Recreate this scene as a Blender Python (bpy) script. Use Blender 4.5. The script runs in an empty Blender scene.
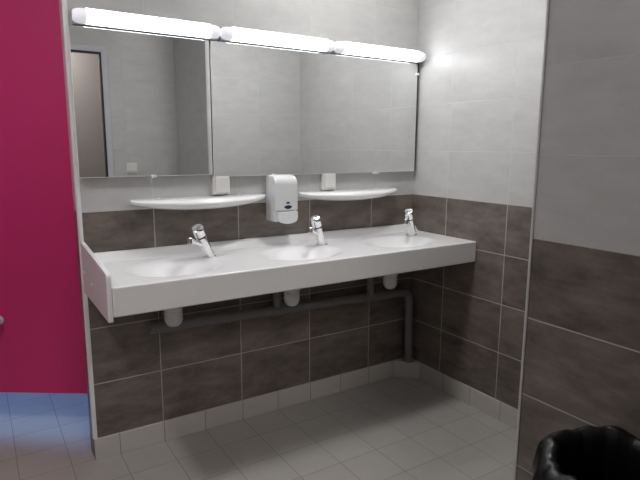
import bpy, bmesh, math, random
from mathutils import Vector, Matrix
random.seed(4)
sc = bpy.context.scene
C = sc.collection
PI = math.pi

# ------------------------------------------------------------------ place dimensions (metres)
XL, XR = 0.316, 2.128            # left free end and right corner of the basin wall
J0 = 0.0223                      # tile joint grid along x (0.2 / 0.4 m)
XN, YN = 1.381, -1.356           # corner of the projecting wall block on the right
YF = -2.04                        # wall with the entrance door
H = 2.5                          # ceiling height

# ------------------------------------------------------------------ node helpers
class NT:
    def __init__(s, name):
        s.m = bpy.data.materials.new(name); s.m.use_nodes = True
        s.t = s.m.node_tree; s.b = s.t.nodes['Principled BSDF']
    def n(s, kind, **kw):
        o = s.t.nodes.new(kind)
        for k, v in kw.items(): setattr(o, k, v)
        return o
    def link(s, a, b): s.t.links.new(a, b)
    def val(s, sock, v):
        if isinstance(v, (int, float)): sock.default_value = v
        elif isinstance(v, tuple): sock.default_value = v if len(v) != 3 or sock.type != 'RGBA' else (*v, 1)
        else: s.link(v, sock)
    def math(s, op, a, b=None, c=None):
        o = s.n('ShaderNodeMath', operation=op)
        s.val(o.inputs[0], a)
        if b is not None: s.val(o.inputs[1], b)
        if c is not None: s.val(o.inputs[2], c)
        return o.outputs[0]
    def mix(s, f, a, b):
        o = s.n('ShaderNodeMix', data_type='RGBA')
        s.val(o.inputs[0], f); s.val(o.inputs[6], a); s.val(o.inputs[7], b)
        return o.outputs[2]
    def ramp(s, v, a, b, lo=0.0, hi=1.0):
        o = s.n('ShaderNodeMapRange'); s.val(o.inputs[0], v)
        for i, x in zip((1, 2, 3, 4), (a, b, lo, hi)): o.inputs[i].default_value = x
        return o.outputs[0]

def plain(name, col, rough=.4, metal=0, coat=0, noise=0.0, nscale=20, bump=0):
    k = NT(name); b = k.b
    b.inputs['Roughness'].default_value = rough; b.inputs['Metallic'].default_value = metal
    b.inputs['Coat Weight'].default_value = coat
    t = k.n('ShaderNodeTexCoord'); nz = k.n('ShaderNodeTexNoise'); nz.inputs['Scale'].default_value = nscale
    nz.inputs['Detail'].default_value = 4
    k.link(t.outputs['Object'], nz.inputs['Vector'])
    d = tuple(max(0, c*(1-noise)) for c in col); e = tuple(min(1, c*(1+noise)) for c in col)
    k.link(k.mix(nz.outputs[0], d, e), b.inputs['Base Color'])
    if bump:
        bp = k.n('ShaderNodeBump'); bp.inputs['Strength'].default_value = bump; bp.inputs['Distance'].default_value = .002
        k.link(nz.outputs[0], bp.inputs['Height']); k.link(bp.outputs[0], b.inputs['Normal'])
    return k.m

def emit(name, col, strength, base=(.9, .9, .9)):
    k = NT(name)
    k.b.inputs['Base Color'].default_value = (*base, 1)
    k.b.inputs['Emission Color'].default_value = (*col, 1)
    k.b.inputs['Emission Strength'].default_value = strength
    return k.m

DARK = (.180, .152, .132); LIGHT = (.57, .568, .560)
GROUT_D = (.50, .48, .45); GROUT_L = (.62, .618, .61)

def tiles(name, ua, u0, du, va, v0, dv, lower, upper=None, zsplit=1.10, g_lo=GROUT_D, g_hi=GROUT_L,
          gw=.0042, rough=.35, rough_hi=.34, var=.10, mott=.42, stretch=(1.0, 2.4)):
    k = NT(name)
    geo = k.n('ShaderNodeNewGeometry'); sep = k.n('ShaderNodeSeparateXYZ')
    k.link(geo.outputs['Position'], sep.inputs[0])
    u, v = sep.outputs[ua], sep.outputs[va]
    U = k.math('DIVIDE', k.math('SUBTRACT', u, u0), du); V = k.math('DIVIDE', k.math('SUBTRACT', v, v0), dv)
    def edge(q, size):
        f = k.math('FRACT', q)
        return k.math('MULTIPLY', k.math('MINIMUM', f, k.math('SUBTRACT', 1.0, f)), size)
    d = k.math('MINIMUM', edge(U, du), edge(V, dv))
    mask = k.ramp(d, gw*.5-.0004, gw*.5+.0006, 1.0, 0.0)
    cell = k.n('ShaderNodeCombineXYZ')
    k.link(k.math('FLOOR', U), cell.inputs[0]); k.link(k.math('FLOOR', V), cell.inputs[1])
    wn = k.n('ShaderNodeTexWhiteNoise'); k.link(cell.outputs[0], wn.inputs['Vector'])
    # mottled clouding that differs from tile to tile
    uv = k.n('ShaderNodeCombineXYZ')
    k.link(k.math('MULTIPLY', u, stretch[0]), uv.inputs[0]); k.link(k.math('MULTIPLY', v, stretch[1]), uv.inputs[1])
    k.link(k.math('MULTIPLY', wn.outputs[0], 37.0), uv.inputs[2])
    n1 = k.n('ShaderNodeTexNoise'); n1.inputs['Scale'].default_value = 6; n1.inputs['Detail'].default_value = 8
    n1.inputs['Roughness'].default_value = .65; k.link(uv.outputs[0], n1.inputs['Vector'])
    amt = k.math('ADD', k.ramp(n1.outputs[0], .3, .7, 1-mott, 1+mott), k.ramp(wn.outputs[0], 0, 1, -var, var))
    def scaled(c):
        o = k.n('ShaderNodeVectorMath', operation='SCALE'); o.inputs[0].default_value = c
        k.link(amt, o.inputs[3]); return o.outputs[0]
    lo = scaled(lower)
    if upper:
        # the light glaze is calmer than the dark one
        amt = k.math('ADD', k.math('MULTIPLY', amt, .18), .82)
        top = k.math('GREATER_THAN', sep.outputs[2], zsplit)
        body = k.mix(top, lo, scaled(upper)); grout = k.mix(top, g_lo, g_hi)
        r = k.mix(top, (rough,)*3, (rough_hi,)*3)
    else:
        body, grout, r = lo, k.mix(0.0, g_lo, g_lo), k.mix(0.0, (rough,)*3, (rough,)*3)
    k.link(k.mix(mask, body, grout), k.b.inputs['Base Color'])
    k.link(k.mix(mask, r, (.8, .8, .8)), k.b.inputs['Roughness'])
    bp = k.n('ShaderNodeBump'); bp.inputs['Strength'].default_value = .5; bp.inputs['Distance'].default_value = .0015
    hgt = k.math('SUBTRACT', k.math('MULTIPLY', n1.outputs[0], .08), mask)
    k.link(hgt, bp.inputs['Height']); k.link(bp.outputs[0], k.b.inputs['Normal'])
    return k.m

# ------------------------------------------------------------------ mesh helpers
def obj(name, bm, mat, parent=None, smooth=False, sharp=40, bevel=0, seg=3, mats=None):
    me = bpy.data.meshes.new(name)
    bmesh.ops.recalc_face_normals(bm, faces=bm.faces[:])
    bm.to_mesh(me); bm.free()
    for m in (mats or [mat]): me.materials.append(m)
    o = bpy.data.objects.new(name, me); C.objects.link(o)
    if parent: o.parent = parent
    if smooth or bevel:
        for p in me.polygons: p.use_smooth = True
        me.set_sharp_from_angle(angle=math.radians(sharp))
    if bevel:
        b = o.modifiers.new('bevel', 'BEVEL'); b.width = bevel; b.segments = seg
        b.limit_method = 'ANGLE'; b.angle_limit = math.radians(40); b.harden_normals = True
    return o

def box(bm, x0, x1, y0, y1, z0, z1, mi=0):
    v = [bm.verts.new((x, y, z)) for x in (x0, x1) for y in (y0, y1) for z in (z0, z1)]
    fs = [bm.faces.new([v[i] for i in q]) for q in
          ((0, 1, 3, 2), (4, 6, 7, 5), (0, 4, 5, 1), (2, 3, 7, 6), (0, 2, 6, 4), (1, 5, 7, 3))]
    for f in fs: f.material_index = mi
    return fs

def B(*a):
    bm = bmesh.new(); box(bm, *a); return bm

def frame_of(d):
    d = Vector(d).normalized()
    a = Vector((0, 0, 1)) if abs(d.z) < .9 else Vector((1, 0, 0))
    u = d.cross(a).normalized(); return u, d.cross(u).normalized()

def tube(bm, pts, r, n=20, cap=True):
    """sweep a circle along pts; r is one radius or one per point"""
    pts = [Vector(p) for p in pts]; rs = r if isinstance(r, (list, tuple)) else [r]*len(pts)
    rings = []; u = None
    for i, p in enumerate(pts):
        t = (pts[min(i+1, len(pts)-1)]-pts[max(i-1, 0)]).normalized()
        if u is None: u, _ = frame_of(t)
        u = (u-t*u.dot(t)).normalized(); w = t.cross(u)
        rings.append([bm.verts.new(p+rs[i]*(math.cos(2*PI*k/n)*u+math.sin(2*PI*k/n)*w)) for k in range(n)])
    for a, b in zip(rings, rings[1:]):
        for k in range(n): bm.faces.new((a[k], a[(k+1) % n], b[(k+1) % n], b[k]))
    if cap: bm.faces.new(rings[0][::-1]); bm.faces.new(rings[-1])
    return bm

def stem(bm, p0, axis, prof, n=28):
    """lathe: prof = (distance along axis, radius)"""
    p0 = Vector(p0); ax = Vector(axis).normalized(); u, w = frame_of(ax)
    rings = [[bm.verts.new(p0+ax*h+max(r, 1e-4)*(math.cos(2*PI*k/n)*u+math.sin(2*PI*k/n)*w)) for k in range(n)] for h, r in prof]
    for a, b in zip(rings, rings[1:]):
        for k in range(n): bm.faces.new((a[k], a[(k+1) % n], b[(k+1) % n], b[k]))
    bm.faces.new(rings[0][::-1]); bm.faces.new(rings[-1])
    return bm

def bend(a, b, c, r, n=8):
    """rounded corner at b between a and c"""
    a, b, c = Vector(a), Vector(b), Vector(c)
    p, q = b+(a-b).normalized()*r, b+(c-b).normalized()*r
    return [(1-t)**2*p+2*t*(1-t)*b+t*t*q for t in [i/n for i in range(n+1)]]

def prism_x(bm, prof, x0, x1):
    a = [bm.verts.new((x0, y, z)) for y, z in prof]; b = [bm.verts.new((x1, y, z)) for y, z in prof]
    n = len(prof)
    for i in range(n): bm.faces.new((a[i], a[(i+1) % n], b[(i+1) % n], b[i]))
    bm.faces.new(a[::-1]); bm.faces.new(b); return bm

def thing(name, label, cat, loc=(0, 0, 0), group=None):
    o = bpy.data.objects.new(name, None); C.objects.link(o); o.location = loc; o.empty_display_size = .05
    o['label'] = label; o['category'] = cat
    if group: o['group'] = group
    return o
def tag(o, label, cat, group=None):
    o['label'] = label; o['category'] = cat
    if group: o['group'] = group
    return o
def struct(o):
    o['kind'] = 'structure'; return o
def dup(root, off, label):
    r = root.copy(); C.objects.link(r); r.location = root.location+Vector(off); r['label'] = label
    for ch in list(root.children):
        c = ch.copy(); C.objects.link(c); c.parent = r
        for g in ch.children:
            d = g.copy(); C.objects.link(d); d.parent = c
    return r
def seat(root):
    """parts were modelled in world coordinates: make them local to the thing's base"""
    T = Matrix.Translation(-root.location)
    def go(o):
        for ch in o.children:
            ch.data.transform(T); go(ch)
    go(root)

# ------------------------------------------------------------------ materials
M = {}
M['wall_x'] = tiles('tiled_wall_along_x', 0, J0+.2, .4, 2, .10, .25, DARK, LIGHT)
M['wall_right'] = tiles('tiled_wall_right', 1, -.2703, .4, 2, .10, .25, DARK, LIGHT)
M['wall_near'] = tiles('tiled_wall_near', 1, YN, .4, 2, .10, .25, DARK, LIGHT)
M['wall_ret'] = tiles('tiled_wall_return', 0, XN, .4, 2, .10, .25, DARK, LIGHT)
FLOOR = (.46, .445, .42); SKIRT = (.60, .575, .54)
M['floor'] = tiles('floor_tiles', 0, J0, .2, 1, .01, .2, FLOOR, g_lo=(.31, .295, .28), gw=.0035, rough=.38, var=.025, mott=.05, stretch=(1, 1))
M['skirt_x'] = tiles('skirting_tiles_x', 0, J0, .2, 2, -.5, 1.5, SKIRT, g_lo=(.26, .245, .22), gw=.003, rough=.4, var=.025, mott=.05)
M['skirt_y'] = tiles('skirting_tiles_y', 1, -.11, .2, 2, -.5, 1.5, SKIRT, g_lo=(.26, .245, .22), gw=.003, rough=.4, var=.025, mott=.05)
M['skirt_c'] = plain('skirting_corner', SKIRT, .4, noise=.05)
M['trim'] = plain('white_corner_profile', (.88, .88, .87), .35, noise=.02)
M['trim_grey'] = plain('grey_corner_profile', (.52, .51, .50), .4, noise=.03)
M['ceil'] = plain('ceiling_paint', (.78, .78, .76), .8, noise=.02)
M['paint'] = plain('warm_wall_paint', (.30, .275, .265), .7, noise=.02)
M['white'] = plain('white_composite', (.85, .85, .855), .24, coat=0, noise=.005)
M['plastic'] = plain('white_plastic', (.80, .81, .82), .3, noise=.01)
M['cream'] = plain('cream_plastic', (.80, .795, .765), .35, noise=.01)
M['ceramic'] = plain('white_ceramic', (.88, .88, .885), .15, coat=.5, noise=.01)
M['pvc_white'] = plain('white_pvc', (.72, .72, .71), .4, noise=.02)
M['pvc_grey'] = plain('grey_pvc', (.20, .197, .20), .45, noise=.06)
M['chrome'] = plain('chrome', (.86, .86, .87), .08, metal=1)
M['chrome_dull'] = plain('brushed_chrome', (.72, .72, .74), .28, metal=1, noise=.05)
M['black'] = plain('black_rubber', (.012, .012, .013), .5)
M['blue'] = plain('dark_blue_print', (.015, .03, .10), .4)
M['mirror'] = plain('mirror_silver', (.85, .86, .857), .012, metal=1)
M['mirror_edge'] = plain('mirror_polished_edge', (.78, .80, .79), .3)
M['mirror_dark'] = plain('mirror_near_black', (.05, .05, .05), .4)  # flat near-black for the right edge strips and the backing
M['pink'] = plain('pink_laminate', (.74, .036, .20), .42, noise=.03, nscale=8)
M['frame'] = plain('grey_door_frame', (.60, .605, .65), .4, noise=.02)
M['bag'] = plain('black_bin_bag', (.005, .005, .006), .34, noise=.3, nscale=45, bump=.7)
M['bin'] = plain('grey_bin_plastic', (.05, .05, .055), .5, noise=.05)
M['tube'] = emit('lit_tube_diffuser', (.96, .97, 1.0), 5.2)
M['cap'] = plain('lamp_base', (.45, .45, .47), .45)
M['glow_cap'] = emit('glowing_translucent_end_cap', (.93, .92, 1.0), .20, (.75, .75, .77))
M['lamp'] = emit('lit_ceiling_diffuser', (1.0, .985, .98), 37.0)
M['fill_lamp'] = emit('ceiling_fill_diffuser', (1.0, .985, .99), 46.0)  # emission of the added fill light
M['hall'] = emit('lit_hall_diffuser', (1.0, .94, .91), 42.0)
M['day'] = emit('daylight_pane', (.27, .50, 1.0), 2.5)

# ------------------------------------------------------------------ setting
X0, X1, Y0, Y1 = -1.2, 2.228, -3.2, 1.5
o = struct(obj('floor', B(X0, X1, Y0, Y1, -.08, 0), M['floor']))
o = struct(obj('ceiling', B(X0, X1, Y0, Y1, H, H+.08), M['ceil']))
bm = bmesh.new()
fs = box(bm, XL, X1, 0, .1, 0, H)
fs[0].material_index = 1                                    # free left end of the wall
struct(obj('wall_back', bm, None, mats=[M['wall_x'], M['wall_near']]))
struct(obj('wall_right', B(XR, X1, YN, 0, 0, H), M['wall_right']))
bm = bmesh.new()
fs = box(bm, XN, X1, YF, YN, 0, H)
for f in fs: f.material_index = 0
fs[0].material_index = 1
struct(obj('wall_partition', bm, None, mats=[M['wall_ret'], M['wall_near']]))
DX0, DX1, DZ = -.12, .880, 2.085                            # door frame outside edges
bm = bmesh.new()
box(bm, X0, DX0, YF-.1, YF, 0, H); box(bm, DX1, X1, YF-.1, YF, 0, H); box(bm, DX0, DX1, YF-.1, YF, DZ, H)
struct(obj('wall_front', bm, M['wall_ret']))
struct(obj('wall_left', B(X0-.1, X0, Y0, Y1, 0, H), M['paint']))
struct(obj('wall_hall', B(X0, X1, Y0-.1, Y0, 0, H), M['paint']))
struct(obj('wall_hall_right', B(X1, X1+.1, Y0, Y1, 0, H), M['paint']))
# outside wall behind the cubicle, with its window opening
WX0, WX1, WZ0, WZ1 = -.75, .55, .75, 1.95
bm = bmesh.new()
box(bm, X0, WX0, Y1, Y1+.1, 0, H); box(bm, WX1, X1, Y1, Y1+.1, 0, H)
box(bm, WX0, WX1, Y1, Y1+.1, 0, WZ0); box(bm, WX0, WX1, Y1, Y1+.1, WZ1, H)
struct(obj('wall_rear', bm, M['paint']))
w = struct(thing('window_1', 'frosted window in the outside wall behind the pink cubicle door', 'window', (WX0, Y1, WZ0)))
bm = bmesh.new()
for a in ((WX0, WX0+.05, WZ0, WZ1), (WX1-.05, WX1, WZ0, WZ1), (WX0+.05, WX1-.05, WZ0, WZ0+.05), (WX0+.05, WX1-.05, WZ1-.05, WZ1)):
    box(bm, a[0], a[1], Y1+.02, Y1+.07, a[2], a[3])
obj('window_frame', bm, M['plastic'], w)
obj('pane', B(WX0+.05, WX1-.05, Y1+.04, Y1+.05, WZ0+.05, WZ1-.05), M['day'], w)
seat(w)
# entrance door frame, seen in the left mirror
d = struct(thing('door_1', 'pale grey entrance door frame reflected in the left mirror', 'door frame', (DX0, YF, 0)))
bm = bmesh.new()
fw = .042
box(bm, DX0, DX0+fw, YF-.1, YF+.012, 0, DZ); box(bm, DX1-fw, DX1, YF-.1, YF+.012, 0, DZ)
box(bm, DX0+fw, DX1-fw, YF-.1, YF+.012, DZ-fw, DZ)
obj('frame', bm, M['frame'], d, bevel=.003, seg=2)
bm = bmesh.new(); g = .012
box(bm, DX0+fw, DX0+fw+g, YF-.03, YF+.006, 0, DZ-fw); box(bm, DX1-fw-g, DX1-fw, YF-.03, YF+.006, 0, DZ-fw)
box(bm, DX0+fw+g, DX1-fw-g, YF-.03, YF+.006, DZ-fw-g, DZ-fw)
obj('gasket', bm, M['black'], d)
seat(d)

# corner profiles
def corner_trim(name, mat, prof, z0, z1):
    bm = bmesh.new()
    a = [bm.verts.new((x, y, z0)) for x, y in prof]; b = [bm.verts.new((x, y, z1)) for x, y in prof]
    n = len(prof)
    for i in range(n): bm.faces.new((a[i], a[(i+1) % n], b[(i+1) % n], b[i]))
    bm.faces.new(a); bm.faces.new(b)
    return struct(obj(name, bm, mat, smooth=True))
def quad_round(cx, cy, r, a0):
    return [(cx+r*math.cos(a0+k*PI/12), cy+r*math.sin(a0+k*PI/12)) for k in range(7)]
r = .012
corner_trim('trim_1', M['trim'], [(XL+.014, 0.0), (XL+.014, -.004)]+[(x, y) for x, y in reversed(quad_round(XL+.008, .008, r, PI))]+[(XL-.004, .012), (XL, .012), (XL, 0)], .10, H)
r = .010
corner_trim('trim_2', M['trim_grey'], [(XN, YN-.010), (XN-.003, YN-.010)]+[(x, y) for x, y in reversed(quad_round(XN+.006, YN-.006, r-.001, PI/2))]+[(XN+.010, YN+.003), (XN+.010, YN), (XN, YN)], 0, H)

# skirting tiles
def skirt(name, mat, *b): return struct(obj(name, B(*b), mat, bevel=.003, seg=2))
cb = .115                                                   # chamfered corner box
skirt('baseboard_back', M['skirt_x'], XL, XR-cb, -.009, 0, 0, .10)
skirt('baseboard_right', M['skirt_y'], XR-.009, XR, YN, -cb, 0, .10)
bm = bmesh.new()
a = [(XR-cb, 0), (XR, 0), (XR, -cb), (XR-.009, -cb), (XR-cb, -.009)]
lo = [bm.verts.new((x, y, 0)) for x, y in a]; hi = [bm.verts.new((x, y, .10)) for x, y in a]
for i in range(5): bm.faces.new((lo[i], lo[(i+1) % 5], hi[(i+1) % 5], hi[i]))
bm.faces.new(lo); bm.faces.new(hi)
struct(obj('baseboard_corner', bm, M['skirt_c']))

# ------------------------------------------------------------------ washbasin counter
ZT, ZB, YFR, CX0, CX1 = .893, .785, -.495, .3335, XR-.001
TAPS = [(.812, -.158), (1.396, -.158), (1.978, -.165)]
BOWLS = [(.625, -.285), (1.205, -.285), (1.785, -.285)]
def sst(t):
    t = min(1, max(0, t)); return t*t*(3-2*t)
def deck_z(x, y):
    z = ZT+.036*sst((y+.060)/.045)
    for bx, by in BOWLS:
        rr = math.sqrt(((x-bx)/.205)**2+((y-by)/.160)**2)
        z -= .088*sst((1.04-rr)/.95)
    return z
bm = bmesh.new()
nx, ny = 220, 64
g = [[bm.verts.new((CX0+(CX1-CX0)*i/nx, YFR+(-.001-YFR)*j/ny, deck_z(CX0+(CX1-CX0)*i/nx, YFR+(-.001-YFR)*j/ny))) for j in range(ny+1)] for i in range(nx+1)]
for i in range(nx):
    for j in range(ny): bm.faces.new((g[i][j], g[i+1][j], g[i+1][j+1], g[i][j+1]))
ring = [g[i][0] for i in range(nx+1)]+[g[nx][j] for j in range(1, ny+1)]+[g[i][ny] for i in range(nx-1, -1, -1)]+[g[0][j] for j in range(ny-1, 0, -1)]
low = [bm.verts.new((v.co.x, v.co.y, ZB)) for v in ring]
for k in range(len(ring)):
    q = (k+1) % len(ring); bm.faces.new((ring[k], low[k], low[q], ring[q]))
bm.faces.new(low)
basin = thing('washbasin_counter', 'long white wall-hung counter with three moulded wash bowls and a deep front apron', 'washbasin', (CX0, 0, ZB))
obj('basin_top', bm, M['white'], basin, bevel=.007, seg=4)
# end panel, higher than the deck, top edge falling towards the front
bm = bmesh.new()
prof = [(0, .768), (0, .978), (-.03, .977), (-.470, .943), (-.484, .940), (-.490, .934), (-.492, .925), (-.492, .772), (-.488, .768)]
prism_x(bm, prof, .3165, .333)
ep = obj('end_panel', bm, M['plastic'], basin, bevel=.003, seg=2)
for yy, zz in ((-.05, .86), (-.21, .845)):
    obj('screw_cap', stem(bmesh.new(), (.3167, yy, zz), (-1, 0, 0), [(0, .006), (.002, .0055), (.003, .003)], 14), M['trim'], ep)
for bx, by in BOWLS:
    bm = bmesh.new(); z = deck_z(bx, by)
    stem(bm, (bx, by, z-.002), (0, 0, 1), [(0, .031), (.004, .031), (.006, .027), (.004, .020), (.003, .001)], 28)
    obj('drain', bm, M['chrome_dull'], basin, smooth=True)
seat(basin)

# ------------------------------------------------------------------ push taps
def make_tap(base, label):
    bx, by = base; z0 = ZT-.001
    t = thing('push_tap', label, 'tap', (bx, by, z0), 'chrome taps on the washbasin counter')
    hd = Vector((-.83, -.55, 0)).normalized()
    ax = (hd*.58+Vector((0, 0, 1))).normalized()
    b0 = Vector((bx, by, z0))
    obj('base_ring', stem(bmesh.new(), b0, (0, 0, 1), [(0, .030), (.003, .030), (.006, .0265)]), M['chrome'], t, smooth=True)
    obj('body', stem(bmesh.new(), b0-ax*.002, ax, [(0.0, .0245), (.02, .0238), (.110, .0225), (.114, .0215), (.115, .016)]), M['chrome'], t, smooth=True)
    obj('collar', stem(bmesh.new(), b0+ax*.1135, ax, [(0, .0185), (.006, .0185)]), M['black'], t, smooth=True)
    p = obj('push_button', stem(bmesh.new(), b0+ax*.119, ax, [(0, .022), (.002, .0248), (.030, .0258), (.040, .0252), (.045, .022), (.046, .013), (.0455, .001)]), M['chrome'], t, smooth=True)
    obj('button_dot', stem(bmesh.new(), b0+ax*.1642, ax, [(0, .007), (.0012, .006)]), M['chrome_dull'], p, smooth=True)
    s0 = b0+ax*.062
    s1 = s0+hd*.096+Vector((0, 0, .038))
    sp = bmesh.new(); tube(sp, [s0, s0+(s1-s0)*.25, s0+(s1-s0)*.8, s1], [.0135, .0118, .0105, .0112], 20)
    s = obj('spout', sp, M['chrome'], t, smooth=True)
    obj('aerator', stem(bmesh.new(), s1+hd*.004+Vector((0, 0, .012)), (-.12, -.08, -1), [(0, .009), (.003, .0125), (.024, .0125), (.026, .010)]), M['chrome'], s, smooth=True)
    seat(t); return t
tap = make_tap(TAPS[0], 'leftmost chrome push tap, beside the end panel under the left ledge')
dup(tap, (TAPS[1][0]-TAPS[0][0], TAPS[1][1]-TAPS[0][1], 0), 'middle chrome push tap, just right of the soap dispenser')
dup(tap, (TAPS[2][0]-TAPS[0][0], TAPS[2][1]-TAPS[0][1], 0), 'rightmost chrome push tap, in the corner by the right wall')

# ------------------------------------------------------------------ traps and waste pipe
def pipe_z(x): return .578-.045*(x-.575)/1.5
def make_trap(x, label):
    y = -.262
    t = thing('bottle_trap', label, 'trap', (x, y, .64), 'white traps under the washbasin')
    obj('cup', stem(bmesh.new(), (x, y, .640), (0, 0, 1), [(0, .004), (.0008, .010), (.004, .0195), (.010, .027), (.018, .0325), (.028, .0355), (.062, .036), (.066, .034), (.07, .033)]), M['pvc_white'], t, smooth=True)
    obj('nut', stem(bmesh.new(), (x, y, .710), (0, 0, 1), [(0, .036), (.003, .038), (.020, .038), (.023, .035)], 12), M['pvc_white'], t, smooth=True)
    obj('inlet', stem(bmesh.new(), (x, y, .733), (0, 0, 1), [(0, .019), (.0515, .019)]), M['pvc_white'], t, smooth=True)
    bm = bmesh.new(); e = (x, -.075, .700)
    tube(bm, [(x, y+.03, .700), (x+.033, -.076, .700)], .020)
    obj('outlet', bm, M['pvc_grey'], t, smooth=True)
    seat(t); return t
TR = [.611, 1.166, 1.752]
tr = make_trap(TR[0], 'white bottle trap under the left bowl, nearest the pink door')
dup(tr, (TR[1]-TR[0], 0, 0), 'white bottle trap under the middle bowl')
dup(tr, (TR[2]-TR[0], 0, 0), 'white bottle trap under the right bowl, nearest the corner')
wp = thing('waste_pipe', 'dark grey waste pipe running along the wall below the counter', 'pipe', (.575, -.06, .575))
yp = -.052
top = (2.072, yp, pipe_z(2.072))
bm = bmesh.new()
tube(bm, [(.575, yp, pipe_z(.575)), (1.2, yp, pipe_z(1.2))]+bend((1.2, yp, pipe_z(1.2)), top, (2.085, yp-.002, .1), .06)+[(2.085, yp-.002, .0995)], .0235)
mp = obj('main_pipe', bm, M['pvc_grey'], wp, smooth=True)
bm = bmesh.new()
tube(bm, [(.565, yp, pipe_z(.565)), (.600, yp, pipe_z(.6))], .0265)
obj('end_cap', bm, M['pvc_grey'], wp, smooth=True)
for x in (.93, 1.52):
    bm = bmesh.new(); tube(bm, [(x, yp, pipe_z(x)), (x+.012, yp, pipe_z(x))], .028)
    box(bm, x+.001, x+.011, yp, -.001, pipe_z(x)-.012, pipe_z(x)+.012)
    obj('clip', bm, M['pvc_grey'], wp, smooth=True)
for x in TR:
    bm = bmesh.new()
    x += .034
    tube(bm, [(x, yp, pipe_z(x)), (x, yp, .66)]+bend((x, yp, .66), (x, yp, .700), (x-.022, -.2, .700), .022, 6)+[(x-.004, -.080, .700)], .0222)
    tube(bm, [(x-.04, yp, pipe_z(x-.04)), (x+.04, yp, pipe_z(x+.04))], .0265)
    obj('branch', bm, M['pvc_grey'], wp, smooth=True)
bm = bmesh.new(); tube(bm, [(2.0845, yp-.002, .1005), (2.0845, yp-.002, .125)], .031)
obj('floor_collar', bm, M['pvc_grey'], wp, smooth=True)
seat(wp)

# ------------------------------------------------------------------ mirrors
YM = -.026
def mirror(label, x0, x1, z0, z1, clips, dark=False):
    t = thing('wall_mirror', label, 'mirror', (x0, 0, z0), 'mirrors above the washbasins')
    obj('glass', B(x0+.003, x1-.003, YM, -.014, z0+.002, z1), M['mirror'], t)
    bm = bmesh.new()
    box(bm, x0, x0+.003, YM-.0006-(.003 if dark else 0), -.014, z0, z1); box(bm, x0+.003, x1-.003, YM-.0002, -.014, z0, z0+.002)
    obj('edge', bm, M['mirror_edge'], t)
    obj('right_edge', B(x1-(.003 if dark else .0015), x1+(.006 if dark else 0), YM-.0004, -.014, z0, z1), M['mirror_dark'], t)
    obj('backing', B(x0+.02, x1-.02, -.0138, 0, z0+.02, z1-.02), M['mirror_dark'], t)
    for cx, cz in clips:
        obj('clip', B(cx-.011, cx+.011, YM-.006, 0, cz-.008, cz+.006), M['plastic'], t, bevel=.002, seg=2)
    seat(t); return t
mirror('narrower left wall mirror, reflecting the door frame', .324, .8925, 1.241, 1.826, [(.622, 1.241)])
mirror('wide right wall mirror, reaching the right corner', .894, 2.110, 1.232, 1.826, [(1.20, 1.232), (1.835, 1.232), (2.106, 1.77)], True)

# ------------------------------------------------------------------ mirror lights
def make_light(x0, L, label):
    z0, z1, dp = 1.829, 1.884, .086
    t = thing('mirror_light', label, 'light', (x0, 0, z0), 'lights above the mirrors')
    c = .048
    bm = B(x0+.004, x0+L-.004, -.050, 0, z0-.001, z1+.001)
    box(bm, x0+c, x0+L-c, -.072, -.0501, z1-.0005, z1+.001)  # top visor, added to cut tube light spilling up the wall
    obj('base', bm, M['cap'], t)
    zc, hz = (z0+z1)/2, (z1-z0)/2
    def prof(s=1.0, n=16):
        p = [(-.0505, zc+hz*s)]
        p += [(-.0505-(dp-.0505)*s*math.sin(PI*k/n)**.75, zc+hz*s*math.cos(PI*k/n)) for k in range(1, n)]
        return p+[(-.0505, zc-hz*s)]
    bm = bmesh.new(); prism_x(bm, prof(), x0+c, x0+L-c)
    obj('diffuser', bm, M['tube'], t, smooth=True)
    for a, dr in ((x0+c, -1), (x0+L-c, 1)):
        bm = bmesh.new(); P = []
        for q, s in ((0, 1.012), (.018, 1.01), (.030, .96), (.040, .85), (.0475, .62)):
            P.append([bm.verts.new((a+dr*q, y, z)) for y, z in prof(s)])
        n = len(P[0])
        for u, v in zip(P, P[1:]):
            for k in range(n): bm.faces.new((u[k], u[(k+1) % n], v[(k+1) % n], v[k]))
        bm.faces.new(P[0]); bm.faces.new(P[-1])
        obj('end_cap', bm, M['glow_cap'], t, smooth=True)
    seat(t); return t
l0 = make_light(.336, .592, 'leftmost of the three lit tube lights, above the narrow mirror')
dup(l0, (.597, 0, 0), 'middle of the three lit tube lights, over the wide mirror')
dup(l0, (1.1935, 0, 0), 'rightmost of the three lit tube lights, ending at the right wall')

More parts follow.
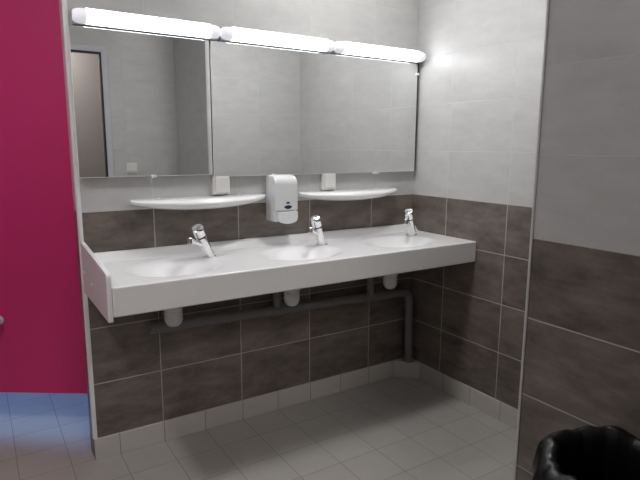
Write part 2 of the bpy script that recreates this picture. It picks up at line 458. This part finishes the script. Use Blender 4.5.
# ------------------------------------------------------------------ ceramic ledges
def make_ledge(x0, x1, label):
    t = thing('wall_ledge', label, 'shelf', (x0, 0, 1.15), 'white ledges below the mirrors')
    L = x1-x0; xc = (x0+x1)/2; zt = 1.143; bm = bmesh.new(); n, m = 48, 14; rings = []
    for i in range(n+1):
        s = -1+2*i/n; w = max(0.0, 1-abs(s)**2.2)
        dep = .045+.090*w**.7; th = .022+.032*w**.85
        sec = [(0, zt), (-dep*.60, zt)]
        for k in range(1, 9):                               # rolled front lip
            a = PI/2*k/8
            sec.append((-dep*(.60+.40*math.sin(a)), zt-th*.42*(1-math.cos(a))))
        for k in range(1, m+1):
            a = PI/2*k/m
            sec.append((-dep*math.cos(a)**.6, zt-th*.42-th*.58*math.sin(a)))
        sec[-1] = (0, zt-th)
        rings.append([bm.verts.new((xc+s*L/2, y, z)) for y, z in sec])
    q = len(rings[0])
    for a, b in zip(rings, rings[1:]):
        for k in range(q): bm.faces.new((a[k], a[(k+1) % q], b[(k+1) % q], b[k]))
    bm.faces.new(rings[0][::-1]); bm.faces.new(rings[-1])
    obj('ledge', bm, M['ceramic'], t, smooth=True, sharp=50)
    for s in (-.3, .3):
        obj('fixing_cap', stem(bmesh.new(), (xc+s*L, -.012, zt-.0005), (0, 0, 1), [(0, .006), (.002, .006), (.003, .003)], 12), M['chrome_dull'], t, smooth=True)
    seat(t); return t
lg = make_ledge(.520, 1.147, 'white ceramic ledge left of the soap dispenser')
dup(lg, (.820, 0, 0), 'white ceramic ledge right of the soap dispenser')

# ------------------------------------------------------------------ sockets and switch
def make_socket(x, z, label):
    t = thing('wall_socket', label, 'socket', (x, 0, z), 'sockets on the basin wall')
    w, h = .041, .0425
    obj('housing', B(x-w, x+w, -.026, 0, z-h, z+h), M['cream'], t, bevel=.006)
    f = obj('flap', B(x-w+.008, x+w-.008, -.034, -.0262, z-h+.010, z+h-.006), M['cream'], t, bevel=.003)
    obj('hinge', tube(bmesh.new(), [(x-w+.012, -.0295, z+h-.0045), (x+w-.012, -.0295, z+h-.0045)], .0028, 12), M['cream'], f, smooth=True)
    obj('lip', B(x-.012, x+.012, -.037, -.0341, z-h+.012, z-h+.017), M['cream'], f)
    seat(t); return t
sk = make_socket(.932, 1.1915, 'cream flap socket above the left ledge, below the mirror seam')
dup(sk, (.594, 0, -.001), 'cream flap socket above the right ledge, right of the dispenser')
sw = thing('light_switch', 'small cream light switch by the entrance door, seen in the left mirror', 'switch', (1.015, YF, 1.20))
obj('plate', B(.975, 1.055, YF, YF+.010, 1.16, 1.24), M['cream'], sw, bevel=.004)
obj('rocker', B(.987, 1.043, YF+.0102, YF+.016, 1.172, 1.228), M['cream'], sw, bevel=.003)
seat(sw)

# ------------------------------------------------------------------ soap dispenser
dx0, dx1 = 1.168, 1.291
ds = thing('soap_dispenser', 'white wall soap dispenser with a dark blue emblem between the two ledges', 'soap dispenser', (dx0, 0, 1.0))
def arc(cy, cz, r, a0, a1, n=8, rz=None):
    return [(cy+r*math.cos(a0+(a1-a0)*k/n), cz+(rz or r)*math.sin(a0+(a1-a0)*k/n)) for k in range(n+1)]
prof = [(0, 1.012), (0, 1.232)]+arc(-.060, 1.190, .044, PI/2, PI, 10, .042)+[(-.106, 1.13), (-.106, 1.066), (-.094, 1.062), (-.094, 1.012)]
bm = prism_x(bmesh.new(), prof, dx0, dx1)
db = obj('body', bm, M['plastic'], ds, bevel=.008, seg=4)
bm = bmesh.new(); bx0, bx1 = dx0+.012, dx1-.003; n = 16
prof = [(bx0, 1.060), (bx1, 1.060), (bx1, 1.028)]+[(bx1-(bx1-bx0)*k/n, 1.020-.018*math.sin(PI*k/n)**.55) for k in range(1, n)]+[(bx0, 1.020)]
a = [bm.verts.new((x, -.0945, z)) for x, z in prof]; b = [bm.verts.new((x, -.112-.007*math.sin(PI*(x-bx0)/(bx1-bx0)), z)) for x, z in prof]
for k in range(len(prof)): bm.faces.new((a[k], a[(k+1) % len(prof)], b[(k+1) % len(prof)], b[k]))
bm.faces.new(a); bm.faces.new(b)
obj('push_bar', bm, M['plastic'], ds, bevel=.004, seg=3)
# emblem: small block over a pointed oval, both printed flat on the body front
cxm = (dx0+dx1)/2+.006
bm = B(cxm-.008, cxm+.008, -.1068, -.1058, 1.098, 1.107)
obj('emblem_block', bm, M['blue'], db)
bm = bmesh.new()
pts = [(cxm+.021*math.cos(a), 1.083+.0105*(math.sin(a) if math.sin(a) < 0 else .75*math.sin(a))*(1-.25*abs(math.cos(a)))) for a in [2*PI*k/36 for k in range(36)]]
a = [bm.verts.new((x, -.1068, z)) for x, z in pts]; b = [bm.verts.new((x, -.1058, z)) for x, z in pts]
bm.faces.new(a); bm.faces.new(b)
for k in range(36): bm.faces.new((a[k], a[(k+1) % 36], b[(k+1) % 36], b[k]))
obj('emblem_oval', bm, M['blue'], db)
seat(ds)

# ------------------------------------------------------------------ pink cubicle door, ajar behind the free wall end
hx, hy = .47, .262                                          # right-hand end of the leaf
dd = Vector((-.83, .557, 0)).normalized()
LW = .80
cd = thing('cubicle_door', 'tall bright pink cubicle door standing ajar at the left, raised off the floor', 'door', (hx, hy, 0))
ang = math.atan2(dd.y, dd.x)
cd.rotation_euler = (0, 0, ang)
obj('leaf', B(0, LW, 0, .02, .175, 2.25), M['pink'], cd, bevel=.002, seg=2)
k = obj('knob', stem(bmesh.new(), (.535, .02, .545), (0, 1, 0), [(0, .022), (.004, .022), (.008, .012), (.022, .012), (.028, .026), (.038, .028), (.044, .022), (.046, .004)]), M['plastic'], cd, smooth=True)
k['label'] = 'pale round knob low on the pink leaf'
for z in (.45, 1.9):
    obj('hinge', tube(bmesh.new(), [(-.006, .010, z-.04), (-.006, .010, z+.04)], .007, 14), M['chrome_dull'], cd, smooth=True)
post = tag(obj('cubicle_post', B(hx+.012, hx+.062, .105, .30, 0, 2.25), M['pink'], bevel=.003, seg=2), 'pink upright post hidden behind the free wall end carrying the cubicle door', 'post')

bm = bmesh.new(); box(bm, X0, hx+dd.x*LW-.01, .70, .74, 0, H)  # unseen full-height screen, added to hold the window daylight behind the door
struct(obj('wall_daylight_stop', bm, M['paint']))
# ------------------------------------------------------------------ bin with black bag
bcx, bcy, br = 1.172, -1.79, .150
bn = thing('waste_bin', 'waste bin lined with a shiny crumpled black bag, in the right foreground corner', 'bin', (bcx, bcy, 0))
obj('bin_body', stem(bmesh.new(), (bcx, bcy, 0), (0, 0, 1), [(0, .118), (.004, .122), (.58, br-.006), (.60, br-.004), (.601, br-.010), (.598, br-.012), (.01, .108), (.0095, .002)], 40), M['bin'], bn, smooth=True)
bm = bmesh.new(); n = 120; rings = []
prof = [(.40, .160, 1), (.44, .166, 1.3), (.49, .178, 1.3), (.535, .184, 1.1), (.575, .187, .9), (.605, .182, .7), (.632, .176, .6), (.648, .160, .6), (.655, .148, .6), (.650, .137, .6),
        (.630, .130, .5), (.60, .124, .5), (.5, .116, .6), (.42, .112, .6), (.30, .108, .6), (.16, .10, .6), (.12, .08, .4), (.118, .002, 0)]
ph = [random.uniform(0, 6.28) for _ in range(8)]
for pi_, (z, rr, am) in enumerate(prof):
    ring = []
    for k in range(n):
        a = 2*PI*k/n
        wob = .0045*math.sin(5*a+ph[0]+z*6)+.004*math.sin(9*a+ph[1]-z*14)+.003*math.sin(16*a+ph[2]+z*20)+.0022*math.sin(27*a+ph[3]+z*9)+.0014*math.sin(43*a+ph[4])
        crease = abs(math.sin(6.5*a+ph[5]+3*z))**6*-.006
        R = rr+am*(wob+crease)
        dz = .012*math.sin(2*a+ph[6])+.006*math.sin(5*a+ph[7])+.003*math.sin(13*a+ph[1])
        if z < .42 and pi_ < 2: dz *= 2.2
        if z < .4 and pi_ > 10: dz = .015*math.sin(3*a+ph[2])
        x, y = bcx+R*math.cos(a), bcy+R*math.sin(a)
        x = min(x, XN-.006); y = max(y, YF+.006)
        ring.append(bm.verts.new((x, y, z+dz)))
    rings.append(ring)
for a, b in zip(rings, rings[1:]):
    for k in range(n): bm.faces.new((a[k], a[(k+1) % n], b[(k+1) % n], b[k]))
bm.faces.new(rings[-1])
obj('bin_bag', bm, M['bag'], bn, smooth=True, sharp=60)
seat(bn)

# ------------------------------------------------------------------ room lamps and an added fill
def ceiling_lamp(x, y, r, mat, label):
    t = thing('ceiling_light', label, 'light', (x, y, H))
    obj('rim', stem(bmesh.new(), (x, y, H-.001), (0, 0, -1), [(0, r+.02), (.03, r+.02), (.034, r+.012)], 40), M['plastic'], t, smooth=True)
    obj('diffuser', stem(bmesh.new(), (x, y, H-.036), (0, 0, -1), [(0, r), (.012, r*.93), (.020, r*.7), (.024, .002)], 40), mat, t, smooth=True)
    seat(t)
ceiling_lamp(1.45, -.60, .10, M['lamp'], 'round lit ceiling light over the washbasin counter')
ceiling_lamp(-.46, -.74, .10, M['fill_lamp'], 'unseen round fill light added on the ceiling over the open floor in front of the pink door')  # out-of-view fill, added to brighten the counter front, end panel and pink door
ceiling_lamp(.45, -2.85, .14, M['hall'], 'round warm ceiling light in the hall outside the door')

wd = bpy.data.worlds.new('World'); sc.world = wd; wd.use_nodes = True
wd.node_tree.nodes['Background'].inputs[0].default_value = (.5, .55, .6, 1)
wd.node_tree.nodes['Background'].inputs[1].default_value = .3

# ------------------------------------------------------------------ camera
cam = bpy.data.cameras.new('Camera'); co = bpy.data.objects.new('Camera', cam); C.objects.link(co)
yaw, pitch, roll, f = -.5662, -.1699, .0045, 544.57
fwd = Vector((-math.sin(yaw)*math.cos(pitch), math.cos(yaw)*math.cos(pitch), math.sin(pitch)))
right = Vector((math.cos(yaw), math.sin(yaw), 0)); up = right.cross(fwd)
r2 = right*math.cos(roll)+up*math.sin(roll); u2 = -right*math.sin(roll)+up*math.cos(roll)
Mx = Matrix((r2, u2, -fwd)).transposed().to_4x4(); Mx.translation = Vector((-.0342, -2.3911, 1.3696))
co.matrix_world = Mx
cam.sensor_width = 36; cam.lens = f*36/640; cam.clip_start = .02
sc.camera = co
vs = sc.view_settings
vs.view_transform = 'Standard'; vs.look = 'None'; vs.gamma = 1; vs.use_curve_mapping = False
vs.exposure = 1.24
